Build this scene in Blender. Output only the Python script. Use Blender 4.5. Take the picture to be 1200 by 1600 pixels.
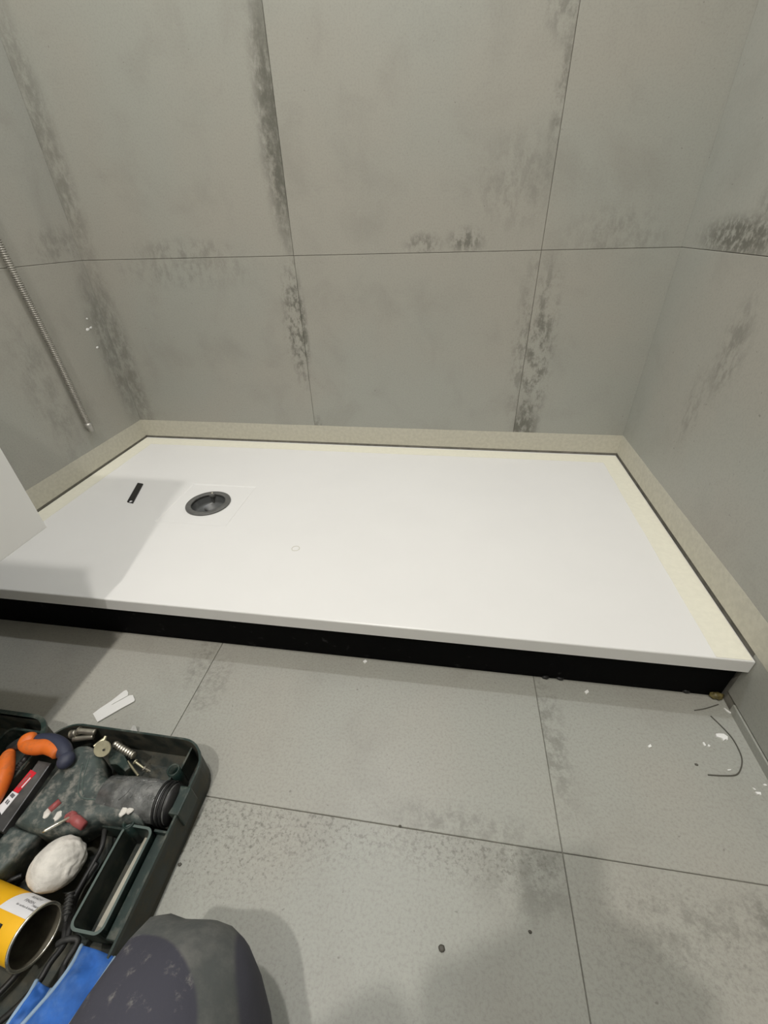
import bpy, bmesh, math, random
from mathutils import Vector, Matrix, noise as mnoise

# ------------------------------------------------------------------ scene, camera, light
for o in list(bpy.data.objects):
    bpy.data.objects.remove(o, do_unlink=True)
scene = bpy.context.scene
COL = scene.collection
sin, cos, pi = math.sin, math.cos, math.pi

FPX = 662.2                                   # focal length in pixels of the 1200 x 1600 frame
CAM = Vector((0.9991, -1.1983, 0.6841))
YAW, PITCH, ROLL = -0.1616, -0.5947, -0.0313
_f = Vector((sin(YAW)*cos(PITCH), cos(YAW)*cos(PITCH), sin(PITCH)))
_r0 = Vector((cos(YAW), -sin(YAW), 0.0))
_u0 = _r0.cross(_f)
RGT = cos(ROLL)*_r0 + sin(ROLL)*_u0
UPV = -sin(ROLL)*_r0 + cos(ROLL)*_u0
FWD = _f
cd = bpy.data.cameras.new('camera')
cam = bpy.data.objects.new('camera', cd)
COL.objects.link(cam)
cd.sensor_fit = 'HORIZONTAL'
cd.sensor_width = 36.0
cd.lens = FPX/1200.0*36.0
cd.clip_start = 0.01
M3 = Matrix((RGT, UPV, -FWD)).transposed()
cam.matrix_world = Matrix.Translation(CAM) @ M3.to_4x4()
scene.camera = cam

wd = bpy.data.worlds.new('world')
scene.world = wd
wd.use_nodes = True
wd.node_tree.nodes['Background'].inputs[0].default_value = (0.5, 0.52, 0.55, 1)
wd.node_tree.nodes['Background'].inputs[1].default_value = 0.0

vs = scene.view_settings
vs.view_transform = 'Standard'
vs.look = 'None'
vs.gamma = 1.0
vs.use_curve_mapping = False
vs.exposure = 0.30

# ceiling lamps above the frame, placed from the shadows of cabinet, knee and tray edge: (name, x, y, watts, colour)
CEIL = 2.4
LAMPS = [('ceiling_lamp_rear_offscreen', 0.63, -1.76, 15.5, (1.0, 0.96, 0.90)),
         ('ceiling_lamp_middle_offscreen', 0.65, -0.99, 10.0, (1.0, 0.96, 0.90)),
         ('ceiling_lamp_shower_offscreen', 0.75, -0.13, 8.8, (0.94, 0.96, 1.0))]
LAMP_SIZE = 0.07
for (lname, lx, ly, w, c) in LAMPS:
    ld = bpy.data.lights.new(lname, 'AREA')
    ld.shape = 'DISK'
    ld.size = LAMP_SIZE
    ld.energy = w
    ld.color = c
    lo = bpy.data.objects.new(lname, ld)
    lo.location = (lx, ly, CEIL - 0.012)
    COL.objects.link(lo)


def px(x, y, z):
    """point at height z on the ray through photo pixel (x, y)"""
    v = FWD + RGT*((x-600)/FPX) + UPV*((800-y)/FPX)
    return CAM + v*((z-CAM.z)/v.z)


def pxx(x, y, X):
    v = FWD + RGT*((x-600)/FPX) + UPV*((800-y)/FPX)
    return CAM + v*((X-CAM.x)/v.x)


def pxy(x, y, Y):
    v = FWD + RGT*((x-600)/FPX) + UPV*((800-y)/FPX)
    return CAM + v*((Y-CAM.y)/v.y)


# ------------------------------------------------------------------ materials
class NT:
    def __init__(self, name):
        self.m = bpy.data.materials.new(name)
        self.m.use_nodes = True
        self.t = self.m.node_tree
        self.b = self.t.nodes['Principled BSDF']

    def n(self, typ, **kw):
        nd = self.t.nodes.new(typ)
        for k, v in kw.items():
            setattr(nd, k, v)
        return nd

    def l(self, a, b):
        self.t.links.new(a, b)

    def math(self, op, a, b=None, c=None, clamp=False):
        nd = self.n('ShaderNodeMath', operation=op, use_clamp=clamp)
        for i, v in enumerate((a, b, c)):
            if v is None:
                continue
            if isinstance(v, (int, float)):
                nd.inputs[i].default_value = v
            else:
                self.l(v, nd.inputs[i])
        return nd.outputs[0]

    def mix(self, f, a, b):
        nd = self.n('ShaderNodeMix', data_type='RGBA')
        for i, v in ((0, f), (6, a), (7, b)):
            if isinstance(v, (int, float)):
                nd.inputs[i].default_value = v
            elif isinstance(v, tuple):
                nd.inputs[i].default_value = v if len(v) == 4 else v + (1,)
            else:
                self.l(v, nd.inputs[i])
        return nd.outputs[2]

    def noise(self, vec, scale, detail=4.0, rough=0.55, dist=0.0):
        nd = self.n('ShaderNodeTexNoise')
        nd.inputs['Scale'].default_value = scale
        nd.inputs['Detail'].default_value = detail
        nd.inputs['Roughness'].default_value = rough
        nd.inputs['Distortion'].default_value = dist
        if vec is not None:
            self.l(vec, nd.inputs['Vector'])
        return nd.outputs[0]

    def ramp(self, v, a, b, smooth=True):
        nd = self.n('ShaderNodeMapRange')
        nd.interpolation_type = 'SMOOTHSTEP' if smooth else 'LINEAR'
        nd.inputs['From Min'].default_value = a
        nd.inputs['From Max'].default_value = b
        self.l(v, nd.inputs['Value'])
        return nd.outputs[0]

    def bump(self, h, strength, dist=0.002):
        nd = self.n('ShaderNodeBump')
        nd.inputs['Strength'].default_value = strength
        nd.inputs['Distance'].default_value = dist
        self.l(h, nd.inputs['Height'])
        self.l(nd.outputs[0], self.b.inputs['Normal'])


def simple(name, col, rough=0.5, metal=0.0, var=0.0, vscale=40.0, dust=0.0, dcol=(0.33, 0.32, 0.29), bump=0.0,
           dscale=25.0, dlo=0.45, dhi=0.7, spec=0.5):
    """plain surface with slight colour variation and optional dust of its own"""
    t = NT(name)
    t.b.inputs['Roughness'].default_value = rough
    t.b.inputs['Metallic'].default_value = metal
    t.b.inputs['Specular IOR Level'].default_value = spec
    pos = t.n('ShaderNodeNewGeometry').outputs['Position']
    c = None
    if var > 0:
        k = t.noise(pos, vscale, 5)
        lo = tuple(max(0, v*(1-var)) for v in col)
        hi = tuple(min(1, v*(1+var)) for v in col)
        c = t.mix(t.ramp(k, 0.3, 0.7), lo, hi)
    if dust > 0:
        k = t.noise(pos, dscale, 8, 0.65)
        f = t.math('MULTIPLY', t.ramp(k, dlo, dhi), dust)
        c = t.mix(f, c if c is not None else tuple(col), dcol)
        r = t.n('ShaderNodeMapRange')
        r.inputs['To Min'].default_value = rough
        r.inputs['To Max'].default_value = 0.9
        t.l(f, r.inputs['Value'])
        t.l(r.outputs[0], t.b.inputs['Roughness'])
    if c is None:
        t.b.inputs['Base Color'].default_value = tuple(col) + (1,)
    else:
        t.l(c, t.b.inputs['Base Color'])
    if bump > 0:
        t.bump(t.noise(pos, vscale*2, 6), bump, 0.003)
    return t.m


TILE_A = (0.385, 0.372, 0.330)
TILE_B = (0.368, 0.374, 0.338)
TILE_D = (0.135, 0.133, 0.112)


def tile_mat(name, stains=(), gain=1.0, grain=(16, 16, 9), rough=0.42, fine_amt=0.22):
    """concrete-look porcelain: mottled grey with dark worn patches of the print.
    stain = (centre, half size, strength, noise scale, lo, hi, inner softness, colour)"""
    t = NT(name)
    geo = t.n('ShaderNodeNewGeometry').outputs['Position']
    big = t.noise(geo, 2.3, 3, 0.5)
    a = tuple(v*gain for v in TILE_A)
    b = tuple(v*gain for v in TILE_B)
    c = t.mix(t.ramp(big, 0.35, 0.65), a, b)
    mid = t.noise(geo, 7.0, 6, 0.6, 0.4)
    c = t.mix(t.math('MULTIPLY', t.ramp(mid, 0.46, 0.78), 0.45), c, tuple(v*0.72 for v in a))
    mp = t.n('ShaderNodeMapping')
    mp.inputs['Scale'].default_value = grain
    t.l(geo, mp.inputs['Vector'])
    streak = t.noise(mp.outputs[0], 6.0, 6, 0.7)
    c = t.mix(t.math('MULTIPLY', t.ramp(streak, 0.5, 0.8), 0.18), c, tuple(v*1.25 for v in a))
    fine = t.noise(geo, 260.0, 3, 0.7)
    c = t.mix(t.math('MULTIPLY', t.ramp(fine, 0.42, 0.72), fine_amt), c, tuple(v*0.55 for v in a))
    spk = t.noise(geo, 120.0, 2, 0.5)
    c = t.mix(t.math('MULTIPLY', t.ramp(spk, 0.73, 0.77), 0.5), c, TILE_D)
    for (ce, hs, st, ns, lo, hi, soft, dcol) in stains:
        vm = t.n('ShaderNodeVectorMath', operation='SUBTRACT')
        t.l(geo, vm.inputs[0])
        vm.inputs[1].default_value = ce
        vd = t.n('ShaderNodeVectorMath', operation='DIVIDE')
        t.l(vm.outputs[0], vd.inputs[0])
        vd.inputs[1].default_value = hs
        ln = t.n('ShaderNodeVectorMath', operation='LENGTH')
        t.l(vd.outputs[0], ln.inputs[0])
        box = t.ramp(ln.outputs['Value'], 1.0, soft)
        m2 = t.n('ShaderNodeMapping')
        m2.inputs['Scale'].default_value = grain
        m2.inputs['Location'].default_value = (ce[0]*7.1, ce[1]*5.3, ce[2]*3.7)
        t.l(geo, m2.inputs['Vector'])
        k = t.noise(m2.outputs[0], ns, 8, 0.72)
        m = t.math('MULTIPLY', box, t.ramp(k, lo, hi))
        m = t.math('MULTIPLY', m, st)
        c = t.mix(m, c, dcol)
    t.l(c, t.b.inputs['Base Color'])
    t.b.inputs['Roughness'].default_value = rough
    t.b.inputs['Specular IOR Level'].default_value = 0.35
    t.bump(mid, 0.06, 0.004)
    return t.m


M = {}
M['grout'] = simple('grout', (0.23, 0.22, 0.19), 0.85, var=0.2)
M['paint'] = simple('white_paint', (0.87, 0.865, 0.85), 0.6)
M['tray'] = simple('white_mineral_tray', (0.805, 0.80, 0.785), 0.33, var=0.012, vscale=5, spec=0.45)
M['black_base'] = simple('black_foam_base', (0.003, 0.003, 0.0033), 0.7, dust=0.5, dcol=(0.07, 0.07, 0.07), dscale=45, dlo=0.60, dhi=0.75, spec=0.06)
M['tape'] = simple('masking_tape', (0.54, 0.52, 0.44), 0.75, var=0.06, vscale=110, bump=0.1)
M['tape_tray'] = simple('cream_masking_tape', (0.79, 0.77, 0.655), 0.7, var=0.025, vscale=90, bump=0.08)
M['hose'] = simple('corrugated_metal_hose', (0.37, 0.355, 0.32), 0.42, metal=0.35, var=0.1)
M['hose_end'] = simple('hose_fitting', (0.42, 0.41, 0.38), 0.4, metal=0.6)
M['white_lac'] = simple('white_lacquer', (0.91, 0.91, 0.90), 0.4)
M['steel_dark'] = simple('grey_drain_plastic', (0.115, 0.115, 0.11), 0.42, var=0.15, vscale=80, dust=0.25, dcol=(0.2, 0.2, 0.19), dscale=50)
M['drain_cup'] = simple('drain_cup', (0.10, 0.105, 0.105), 0.3, dust=0.3, dcol=(0.25, 0.25, 0.24), dscale=60)
M['black_pl'] = simple('black_plastic', (0.012, 0.012, 0.012), 0.45)
M['case'] = simple('dusty_dark_green_plastic', (0.011, 0.026, 0.022), 0.42, var=0.2, dust=0.6, dcol=(0.15, 0.15, 0.122), dscale=55, dlo=0.46, dhi=0.72)
M['case_out'] = simple('dark_case_shell', (0.014, 0.022, 0.019), 0.5, dust=0.75, dcol=(0.095, 0.087, 0.064), dscale=45, dlo=0.35, dhi=0.65)
M['drill'] = simple('dusty_green_tool_housing', (0.050, 0.066, 0.062), 0.5, var=0.25, vscale=50, dust=0.85, dcol=(0.25, 0.243, 0.215), dscale=75, dlo=0.44, dhi=0.70, bump=0.25)
M['drill_wrap'] = simple('clear_film_on_handle', (0.12, 0.124, 0.122), 0.16, var=0.4, vscale=60, dust=0.35, dcol=(0.30, 0.295, 0.28), dscale=50, bump=0.5)
M['seam'] = simple('worn_green_edge', (0.085, 0.115, 0.105), 0.4)
M['orange'] = simple('orange_grip', (0.72, 0.155, 0.018), 0.45, dust=0.3, dcol=(0.33, 0.12, 0.05), dscale=70, dlo=0.5, dhi=0.62)
M['navy'] = simple('navy_grip', (0.028, 0.033, 0.062), 0.55, dust=0.25, dcol=(0.12, 0.12, 0.13))
M['metal'] = simple('worn_steel', (0.52, 0.49, 0.42), 0.35, metal=0.85, var=0.2)
M['brass'] = simple('zinc_yellow_steel', (0.42, 0.39, 0.27), 0.35, metal=0.6, var=0.2, dust=0.3)
M['chrome'] = simple('bright_steel', (0.82, 0.79, 0.68), 0.22, metal=0.9)
M['darkmetal'] = simple('dark_steel', (0.035, 0.035, 0.035), 0.4, metal=0.4, dust=0.3, dcol=(0.15, 0.15, 0.14))
M['red'] = simple('red_label', (0.62, 0.02, 0.035), 0.4)
M['plug'] = simple('dull_red_plastic', (0.32, 0.07, 0.07), 0.5, dust=0.35, dcol=(0.45, 0.33, 0.3), dscale=80)
M['white_label'] = simple('white_label', (0.74, 0.74, 0.76), 0.5)
M['grey_label'] = simple('grey_print', (0.12, 0.12, 0.13), 0.6)
M['grey_card'] = simple('grey_plastic_sleeve', (0.06, 0.06, 0.06), 0.3, var=0.2, dust=0.2)
M['yellow'] = simple('yellow_can_paint', (0.86, 0.47, 0.012), 0.35, var=0.06, vscale=20)
M['can_in'] = simple('can_inside', (0.16, 0.145, 0.11), 0.5, metal=0.5, var=0.3)
M['plaster'] = simple('white_plaster', (0.66, 0.635, 0.585), 0.85, var=0.14, vscale=70, bump=0.5, dust=0.3, dcol=(0.42, 0.40, 0.36), dscale=60, dlo=0.55, dhi=0.7)
M['blue'] = simple('blue_cloth', (0.022, 0.115, 0.42), 0.8, var=0.25, vscale=40, dust=0.45, dcol=(0.14, 0.25, 0.48), dscale=30, bump=0.3)
M['hem'] = simple('pale_blue_hem', (0.26, 0.37, 0.50), 0.8, var=0.15)
M['cable'] = simple('black_rubber_cable', (0.014, 0.014, 0.014), 0.5, dust=0.4, dcol=(0.08, 0.08, 0.075), dscale=40)
M['band'] = simple('pale_beige', (0.42, 0.40, 0.33), 0.7, var=0.15, dust=0.2)
M['paper'] = simple('white_paper', (0.72, 0.72, 0.70), 0.75)
M['film'] = simple('clear_wrapper', (0.62, 0.62, 0.59), 0.2)
M['flake'] = simple('white_flake', (0.85, 0.85, 0.83), 0.7)
M['fibre'] = simple('dark_fibre', (0.09, 0.085, 0.07), 0.6)
M['skin'] = simple('skin', (0.52, 0.31, 0.22), 0.5)
M['hair'] = simple('dark_hair', (0.03, 0.022, 0.016), 0.6)
M['shirt'] = simple('dark_jumper', (0.05, 0.052, 0.058), 0.9)
M['boot'] = simple('dark_boot', (0.03, 0.027, 0.025), 0.6)
M['phone'] = simple('phone_case', (0.02, 0.02, 0.022), 0.35)
M['glue'] = simple('yellow_brown_sealant', (0.16, 0.13, 0.045), 0.5, var=0.4, vscale=80)

# ------------------------------------------------------------------ builders
def obj(name, bm, mat=None, parent=None, smooth=False):
    me = bpy.data.meshes.new(name)
    bmesh.ops.recalc_face_normals(bm, faces=bm.faces[:])
    bm.to_mesh(me)
    bm.free()
    if smooth:
        for p in me.polygons:
            p.use_smooth = True
    o = bpy.data.objects.new(name, me)
    COL.objects.link(o)
    if mat is not None:
        me.materials.append(M[mat] if isinstance(mat, str) else mat)
    if parent is not None:
        o.parent = parent
        bpy.context.view_layer.update()
        o.matrix_parent_inverse = parent.matrix_world.inverted()
    return o


def tag(o, label=None, cat=None, group=None, kind=None):
    if label:
        o['label'] = label
    if cat:
        o['category'] = cat
    if group:
        o['group'] = group
    if kind:
        o['kind'] = kind
    return o


def thing(name, loc, label, cat, group=None):
    o = bpy.data.objects.new(name, None)
    o.empty_display_size = 0.02
    COL.objects.link(o)
    o.location = loc
    bpy.context.view_layer.update()
    return tag(o, label, cat, group)


def bm_box(lo, hi, bevel=0.0, seg=1, bm=None):
    bm = bm or bmesh.new()
    v = [bm.verts.new((x, y, z)) for x in (lo[0], hi[0]) for y in (lo[1], hi[1]) for z in (lo[2], hi[2])]
    fs = []
    for q in ((0, 1, 3, 2), (4, 6, 7, 5), (0, 4, 5, 1), (2, 3, 7, 6), (0, 2, 6, 4), (1, 5, 7, 3)):
        fs.append(bm.faces.new([v[i] for i in q]))
    bmesh.ops.recalc_face_normals(bm, faces=fs)
    if bevel > 0:
        ed = list({e for f in fs for e in f.edges})
        bmesh.ops.bevel(bm, geom=ed, offset=bevel, segments=seg, affect='EDGES', profile=0.5)
    return bm


def bm_prism(poly, z0, z1, bevel=0.0, seg=2, bm=None):
    """extrude a ground-plan outline (list of (x, y)) from z0 to z1, rounding the top edge"""
    bm = bm or bmesh.new()
    a = [bm.verts.new((p[0], p[1], z0)) for p in poly]
    b = [bm.verts.new((p[0], p[1], z1)) for p in poly]
    n = len(poly)
    fs = [bm.faces.new(a[::-1])]
    top = bm.faces.new(b)
    fs.append(top)
    for i in range(n):
        fs.append(bm.faces.new((a[i], a[(i+1) % n], b[(i+1) % n], b[i])))
    bmesh.ops.recalc_face_normals(bm, faces=fs)
    if bevel > 0:
        bmesh.ops.bevel(bm, geom=list(top.edges), offset=bevel, segments=seg, affect='EDGES', profile=0.5)
    return bm


def bm_tube(pts, r, seg=10, bm=None, cap=True):
    """tube along pts; r a number or list"""
    bm = bm or bmesh.new()
    pts = [Vector(p) for p in pts]
    n = len(pts)
    rs = r if isinstance(r, (list, tuple)) else [r]*n
    up = None
    rings = []
    for i, p in enumerate(pts):
        t = (pts[min(i+1, n-1)] - pts[max(i-1, 0)]).normalized()
        if up is None:
            up = t.orthogonal().normalized()
        up = (up - t*up.dot(t))
        if up.length < 1e-6:
            up = t.orthogonal()
        up.normalize()
        s = t.cross(up)
        rings.append([bm.verts.new(p + (up*cos(2*pi*k/seg) + s*sin(2*pi*k/seg))*rs[i]) for k in range(seg)])
    for i in range(n-1):
        for k in range(seg):
            bm.faces.new((rings[i][k], rings[i][(k+1) % seg], rings[i+1][(k+1) % seg], rings[i+1][k]))
    if cap:
        bm.faces.new(rings[0][::-1])
        bm.faces.new(rings[-1])
    return bm


def bm_lathe(prof, origin=(0, 0, 0), axis=(0, 0, 1), seg=32, bm=None, closed=False):
    """prof = [(radius, height)] revolved about axis"""
    bm = bm or bmesh.new()
    ax = Vector(axis).normalized()
    u = ax.orthogonal().normalized()
    w = ax.cross(u)
    og = Vector(origin)
    rings = []
    for (r, h) in prof:
        if r < 1e-6:
            rings.append([bm.verts.new(og + ax*h)])
        else:
            rings.append([bm.verts.new(og + ax*h + (u*cos(2*pi*k/seg) + w*sin(2*pi*k/seg))*r) for k in range(seg)])
    prs = list(zip(rings[:-1], rings[1:]))
    if closed:
        prs.append((rings[-1], rings[0]))
    for A, B in prs:
        if len(A) == 1 and len(B) == 1:
            continue
        for k in range(seg):
            k2 = (k+1) % seg
            if len(A) == 1:
                bm.faces.new((A[0], B[k], B[k2]))
            elif len(B) == 1:
                bm.faces.new((A[k], A[k2], B[0]))
            else:
                bm.faces.new((A[k], A[k2], B[k2], B[k]))
    return bm


def smooth_path(pts, n=8):
    """Catmull-Rom through pts"""
    P = [Vector(p) for p in pts]
    P = [P[0]*2-P[1]] + P + [P[-1]*2-P[-2]]
    out = []
    for i in range(1, len(P)-2):
        for k in range(n):
            t = k/n
            a, b, c, d = P[i-1], P[i], P[i+1], P[i+2]
            out.append(0.5*((2*b) + (c-a)*t + (2*a-5*b+4*c-d)*t*t + (3*b-a-3*c+d)*t**3))
    out.append(P[-2])
    return out


def rrect(x0, x1, y0, y1, r, n=6):
    """rounded rectangle outline, counter-clockwise; r = radius or 4 radii (x0y0, x1y0, x1y1, x0y1)"""
    rr = r if isinstance(r, (list, tuple)) else [r]*4
    cs = [(x0, y0, pi, 1, 1), (x1, y0, 1.5*pi, -1, 1), (x1, y1, 0, -1, -1), (x0, y1, 0.5*pi, 1, -1)]
    out = []
    for (cx, cy, a0, sx, sy), q in zip(cs, rr):
        for k in range(n+1):
            a = a0 + (pi/2)*k/n
            out.append((cx + sx*q + q*cos(a), cy + sy*q + q*sin(a)))
    return out


def bm_ring_wall(outer, inner, z0, z1, bm=None):
    """open wall between two outlines with the same point count"""
    bm = bm or bmesh.new()
    n = len(outer)
    A = [bm.verts.new((p[0], p[1], z0)) for p in outer]
    B = [bm.verts.new((p[0], p[1], z1)) for p in outer]
    C = [bm.verts.new((p[0], p[1], z1)) for p in inner]
    D = [bm.verts.new((p[0], p[1], z0)) for p in inner]
    for i in range(n):
        j = (i+1) % n
        for a, b in ((A, B), (B, C), (C, D), (D, A)):
            bm.faces.new((a[i], a[j], b[j], b[i]))
    return bm


# ------------------------------------------------------------------ room
W = 1.4947                    # shower width
H1 = 0.6262                   # level wall joint
X1, X2 = 0.5942, 1.1942       # upright joints of the back wall
ZT, ZB = 0.1116, 0.0839       # tray top and underside
YF = -0.7104                  # tray front edge
YFRONT = -2.35                # wall behind the photographer
TB = ZT + 0.006               # lower edge of the wall tiles above the tray
TH = 0.009
GD = 0.002                    # joints are this deep
G = 0.0005                    # half joint


def tile(parent, lo, hi, mat):
    return obj('tile', bm_box(lo, hi, 0.0007), mat, parent)


def st(c, h, s, ns=3.0, lo=0.42, hi=0.62, soft=0.25, col=TILE_D):
    return (tuple(c), tuple(h), s, ns, lo, hi, soft, col)


wall_back = tag(obj('wall_back', bm_box((-0.15, GD, -0.02), (W+0.15, 0.12, CEIL)), 'grout'), kind='structure')
wall_left = tag(obj('wall_left', bm_box((-0.15, YFRONT, -0.02), (-GD, GD, CEIL)), 'grout'), kind='structure')
wall_right = tag(obj('wall_right', bm_box((W+GD, YFRONT, -0.02), (W+0.15, GD, CEIL)), 'grout'), kind='structure')
wall_front = tag(obj('wall_front', bm_box((-0.15, YFRONT-0.12, -0.02), (W+0.15, YFRONT, CEIL)), 'paint'), kind='structure')
floor = tag(obj('floor', bm_box((-0.15, YFRONT-0.12, -0.14), (W+0.15, 0.12, -0.0025)), 'grout'), kind='structure')
ceiling = tag(obj('ceiling', bm_box((-0.15, YFRONT-0.12, CEIL), (W+0.15, 0.12, CEIL+0.1)), 'paint'), kind='structure')

rows = [(TB, H1), (H1, H1+0.6), (H1+0.6, H1+1.2), (H1+1.2, CEIL)]
plain_wall = tile_mat('concrete_tile')
# dark worn print on the tiles of the back wall, in wall coordinates
back_st = {
    (0, 0): [st((0.02, 0, 0.36), (0.05, 0.2, 0.42), 0.55, 3.0, 0.35, 0.62), st((X1-0.01, 0, 0.46), (0.055, 0.2, 0.22), 0.9, 4.0, 0.45, 0.6),
             st((0.30, 0, 0.60), (0.28, 0.2, 0.06), 0.35, 3.0, 0.42, 0.65)],
    (1, 0): [st((X1, 0, 0.46), (0.02, 0.2, 0.17), 0.8, 4.0, 0.4, 0.55), st((X2, 0, 0.42), (0.05, 0.2, 0.30), 0.5, 3.0, 0.45, 0.6),
             st((X1+0.01, 0, 0.17), (0.02, 0.2, 0.05), 0.6, 4.0)],
    (2, 0): [st((X2+0.03, 0, 0.36), (0.055, 0.2, 0.34), 0.75, 3.0, 0.45, 0.6), st((X2+0.02, 0, 0.18), (0.06, 0.2, 0.09), 0.9, 3.5, 0.4, 0.55)],
    (0, 1): [st((X1-0.01, 0, 0.86), (0.05, 0.2, 0.30), 0.95, 3.0, 0.36, 0.58), st((X1-0.005, 0, 0.95), (0.035, 0.2, 0.45), 0.6, 3.0, 0.3, 0.6),
             st((0.02, 0, 0.85), (0.05, 0.2, 0.4), 0.5, 3.0, 0.35, 0.6), st((0.3, 0, 0.64), (0.2, 0.2, 0.04), 0.4)],
    (1, 1): [st((0.92, 0, 0.645), (0.06, 0.2, 0.03), 0.6, 4.0, 0.42, 0.58), st((1.02, 0, 0.65), (0.06, 0.2, 0.035), 0.75, 4.0, 0.42, 0.58),
             st((X2-0.005, 0, 0.88), (0.025, 0.2, 0.2), 0.55, 3.0), st((X2-0.02, 0, 1.02), (0.06, 0.2, 0.08), 0.5, 4.0),
             st((1.12, 0, 0.75), (0.12, 0.2, 0.12), 0.28, 3.0)],
    (2, 1): [st((1.35, 0, 0.65), (0.16, 0.2, 0.08), 0.3, 3.0)],
}
cols = [(0.0, X1), (X1, X2), (X2, W)]
for ri, (z0, z1) in enumerate(rows):
    for ci, (a, b) in enumerate(cols):
        m = tile_mat('concrete_tile_print', back_st[(ci, ri)]) if (ci, ri) in back_st else plain_wall
        la = a + (G if ci else -0.004)
        lb = b - (G if ci < 2 else -0.004)
        tile(wall_back, (la, 0.0, z0 + (G if ri else 0)), (lb, TH + 0.001, z1-G), m)

left_st = {0: tile_mat('concrete_tile_left_low', [st((0, -0.02, 0.40), (0.2, 0.06, 0.3), 0.55, 3.0, 0.35, 0.6),
                                                  st((0, -0.28, 0.35), (0.2, 0.08, 0.28), 0.35, 2.0, 0.4, 0.65)]),
           1: tile_mat('concrete_tile_left_high', [st((0, -0.06, 0.66), (0.2, 0.12, 0.06), 0.4, 3.0)])}
right_st = {0: tile_mat('concrete_tile_right_low', [st((W, -0.33, 0.48), (0.2, 0.06, 0.12), 0.5, 3.0), st((W, -0.28, 0.36), (0.2, 0.05, 0.12), 0.35, 3.0)]),
            1: tile_mat('concrete_tile_right_high', [st((W, -0.22, 0.65), (0.2, 0.2, 0.045), 0.9, 4.0, 0.38, 0.55), st((W, -0.3, 0.70), (0.2, 0.08, 0.08), 0.6, 3.0)], 1.0, (18, 18, 16))}
ycols = [(-0.0, -0.6), (-0.6, -1.2), (-1.2, -1.8), (-1.8, YFRONT)]
for ri, (z0, z1) in enumerate(rows):
    for ci, (a, b) in enumerate(ycols):
        zz = z0 + (G if ri else 0)
        ml = left_st.get(ri, plain_wall) if ci == 0 else plain_wall
        lo_l = zz if (ri or ci == 0) else (TB if ci == 0 else 0.012)
        tile(wall_left, (-TH-0.001, b+G, lo_l), (0.0, a-G, z1-G), ml)
for ri, (z0, z1) in enumerate(rows):
    rc = [(0.0, -0.7), (-0.7, -1.3), (-1.3, -1.9), (-1.9, YFRONT)]
    for ci, (a, b) in enumerate(rc):
        zz = z0 + (G if ri else 0)
        mr = right_st.get(ri, plain_wall) if ci <= 1 else plain_wall
        lo_r = zz if (ri or ci == 0) else 0.019
        g = G if (ci > 1 or (ci == 1 and ri)) else (0.0 if ci else G)
        tile(wall_right, (W, b+(G if ci else 0.0), lo_r), (W+TH+0.001, a-g, z1-G), mr)
tag(obj('baseboard_right', bm_box((W-0.0015, YFRONT, -0.002), (W+TH, YF-0.012, 0.0165), 0.0007), tile_mat('skirting_strip')), kind='structure')

# floor tiles
fx = [-0.0177, 0.5823, 1.1823, W+0.0]
fx[0] = 0.0
fy = [0.0, -0.3607, -0.9607, -1.5607, -2.1607, YFRONT]
floor_st = {
    (1, 2): [st((0.78, -0.975, 0), (0.30, 0.065, 0.2), 0.62, 6.0, 0.50, 0.62), st((1.08, -0.975, 0), (0.18, 0.05, 0.2), 0.6, 6.0, 0.49, 0.62),
             st((0.72, -1.02, 0), (0.20, 0.07, 0.2), 0.6, 7.0, 0.53, 0.62), st((1.14, -0.99, 0), (0.09, 0.07, 0.2), 0.4, 1.5, 0.4, 0.6)],
    (2, 2): [st((1.33, -1.015, 0), (0.15, 0.05, 0.2), 0.45, 1.6, 0.44, 0.66),
             st((1.44, -0.99, 0), (0.1, 0.03, 0.2), 0.6, 2.2), st((1.30, -1.03, 0), (0.2, 0.1, 0.2), 0.25, 6.0, 0.5, 0.62)],
    (2, 1): [st((1.195, -0.80, 0), (0.035, 0.16, 0.2), 0.45, 2.0, 0.42, 0.6)],
    (1, 1): [st((1.05, -0.945, 0), (0.15, 0.03, 0.2), 0.4, 2.0), st((0.60, -0.79, 0), (0.05, 0.09, 0.2), 0.4, 3.0)],
    (0, 1): [st((0.56, -0.74, 0), (0.035, 0.09, 0.2), 0.4, 3.0)],
}
plain_floor = tile_mat('concrete_floor_tile', [], 1.0, (26, 26, 26), 0.4, 0.36)
for j in range(len(fy)-1):
    for i in range(3):
        m = tile_mat('concrete_floor_tile_print', floor_st[(i, j)], 1.0, (26, 26, 26), 0.4, 0.36) if (i, j) in floor_st else plain_floor
        tile(floor, (fx[i]+(G if i else 0), fy[j+1]+G, -0.008), (fx[i+1]-(G if i < 2 else 0), fy[j]-(G if j else 0), 0.0), m)

# ------------------------------------------------------------------ shower tray
DX, DY = 0.413, -0.370
tray = thing('shower_tray', ((0.75), -0.35, 0.0), 'low white rectangular shower tray on a black base', 'shower tray')


def rect_ring(x0, x1, y0, y1, z, n=16):
    pts = []
    cs = [(x0, y0), (x1, y0), (x1, y1), (x0, y1)]
    for k in range(4):
        a, b = cs[k], cs[(k+1) % 4]
        for i in range(n):
            s = i/n
            pts.append((a[0]+(b[0]-a[0])*s, a[1]+(b[1]-a[1])*s, z))
    return pts


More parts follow.
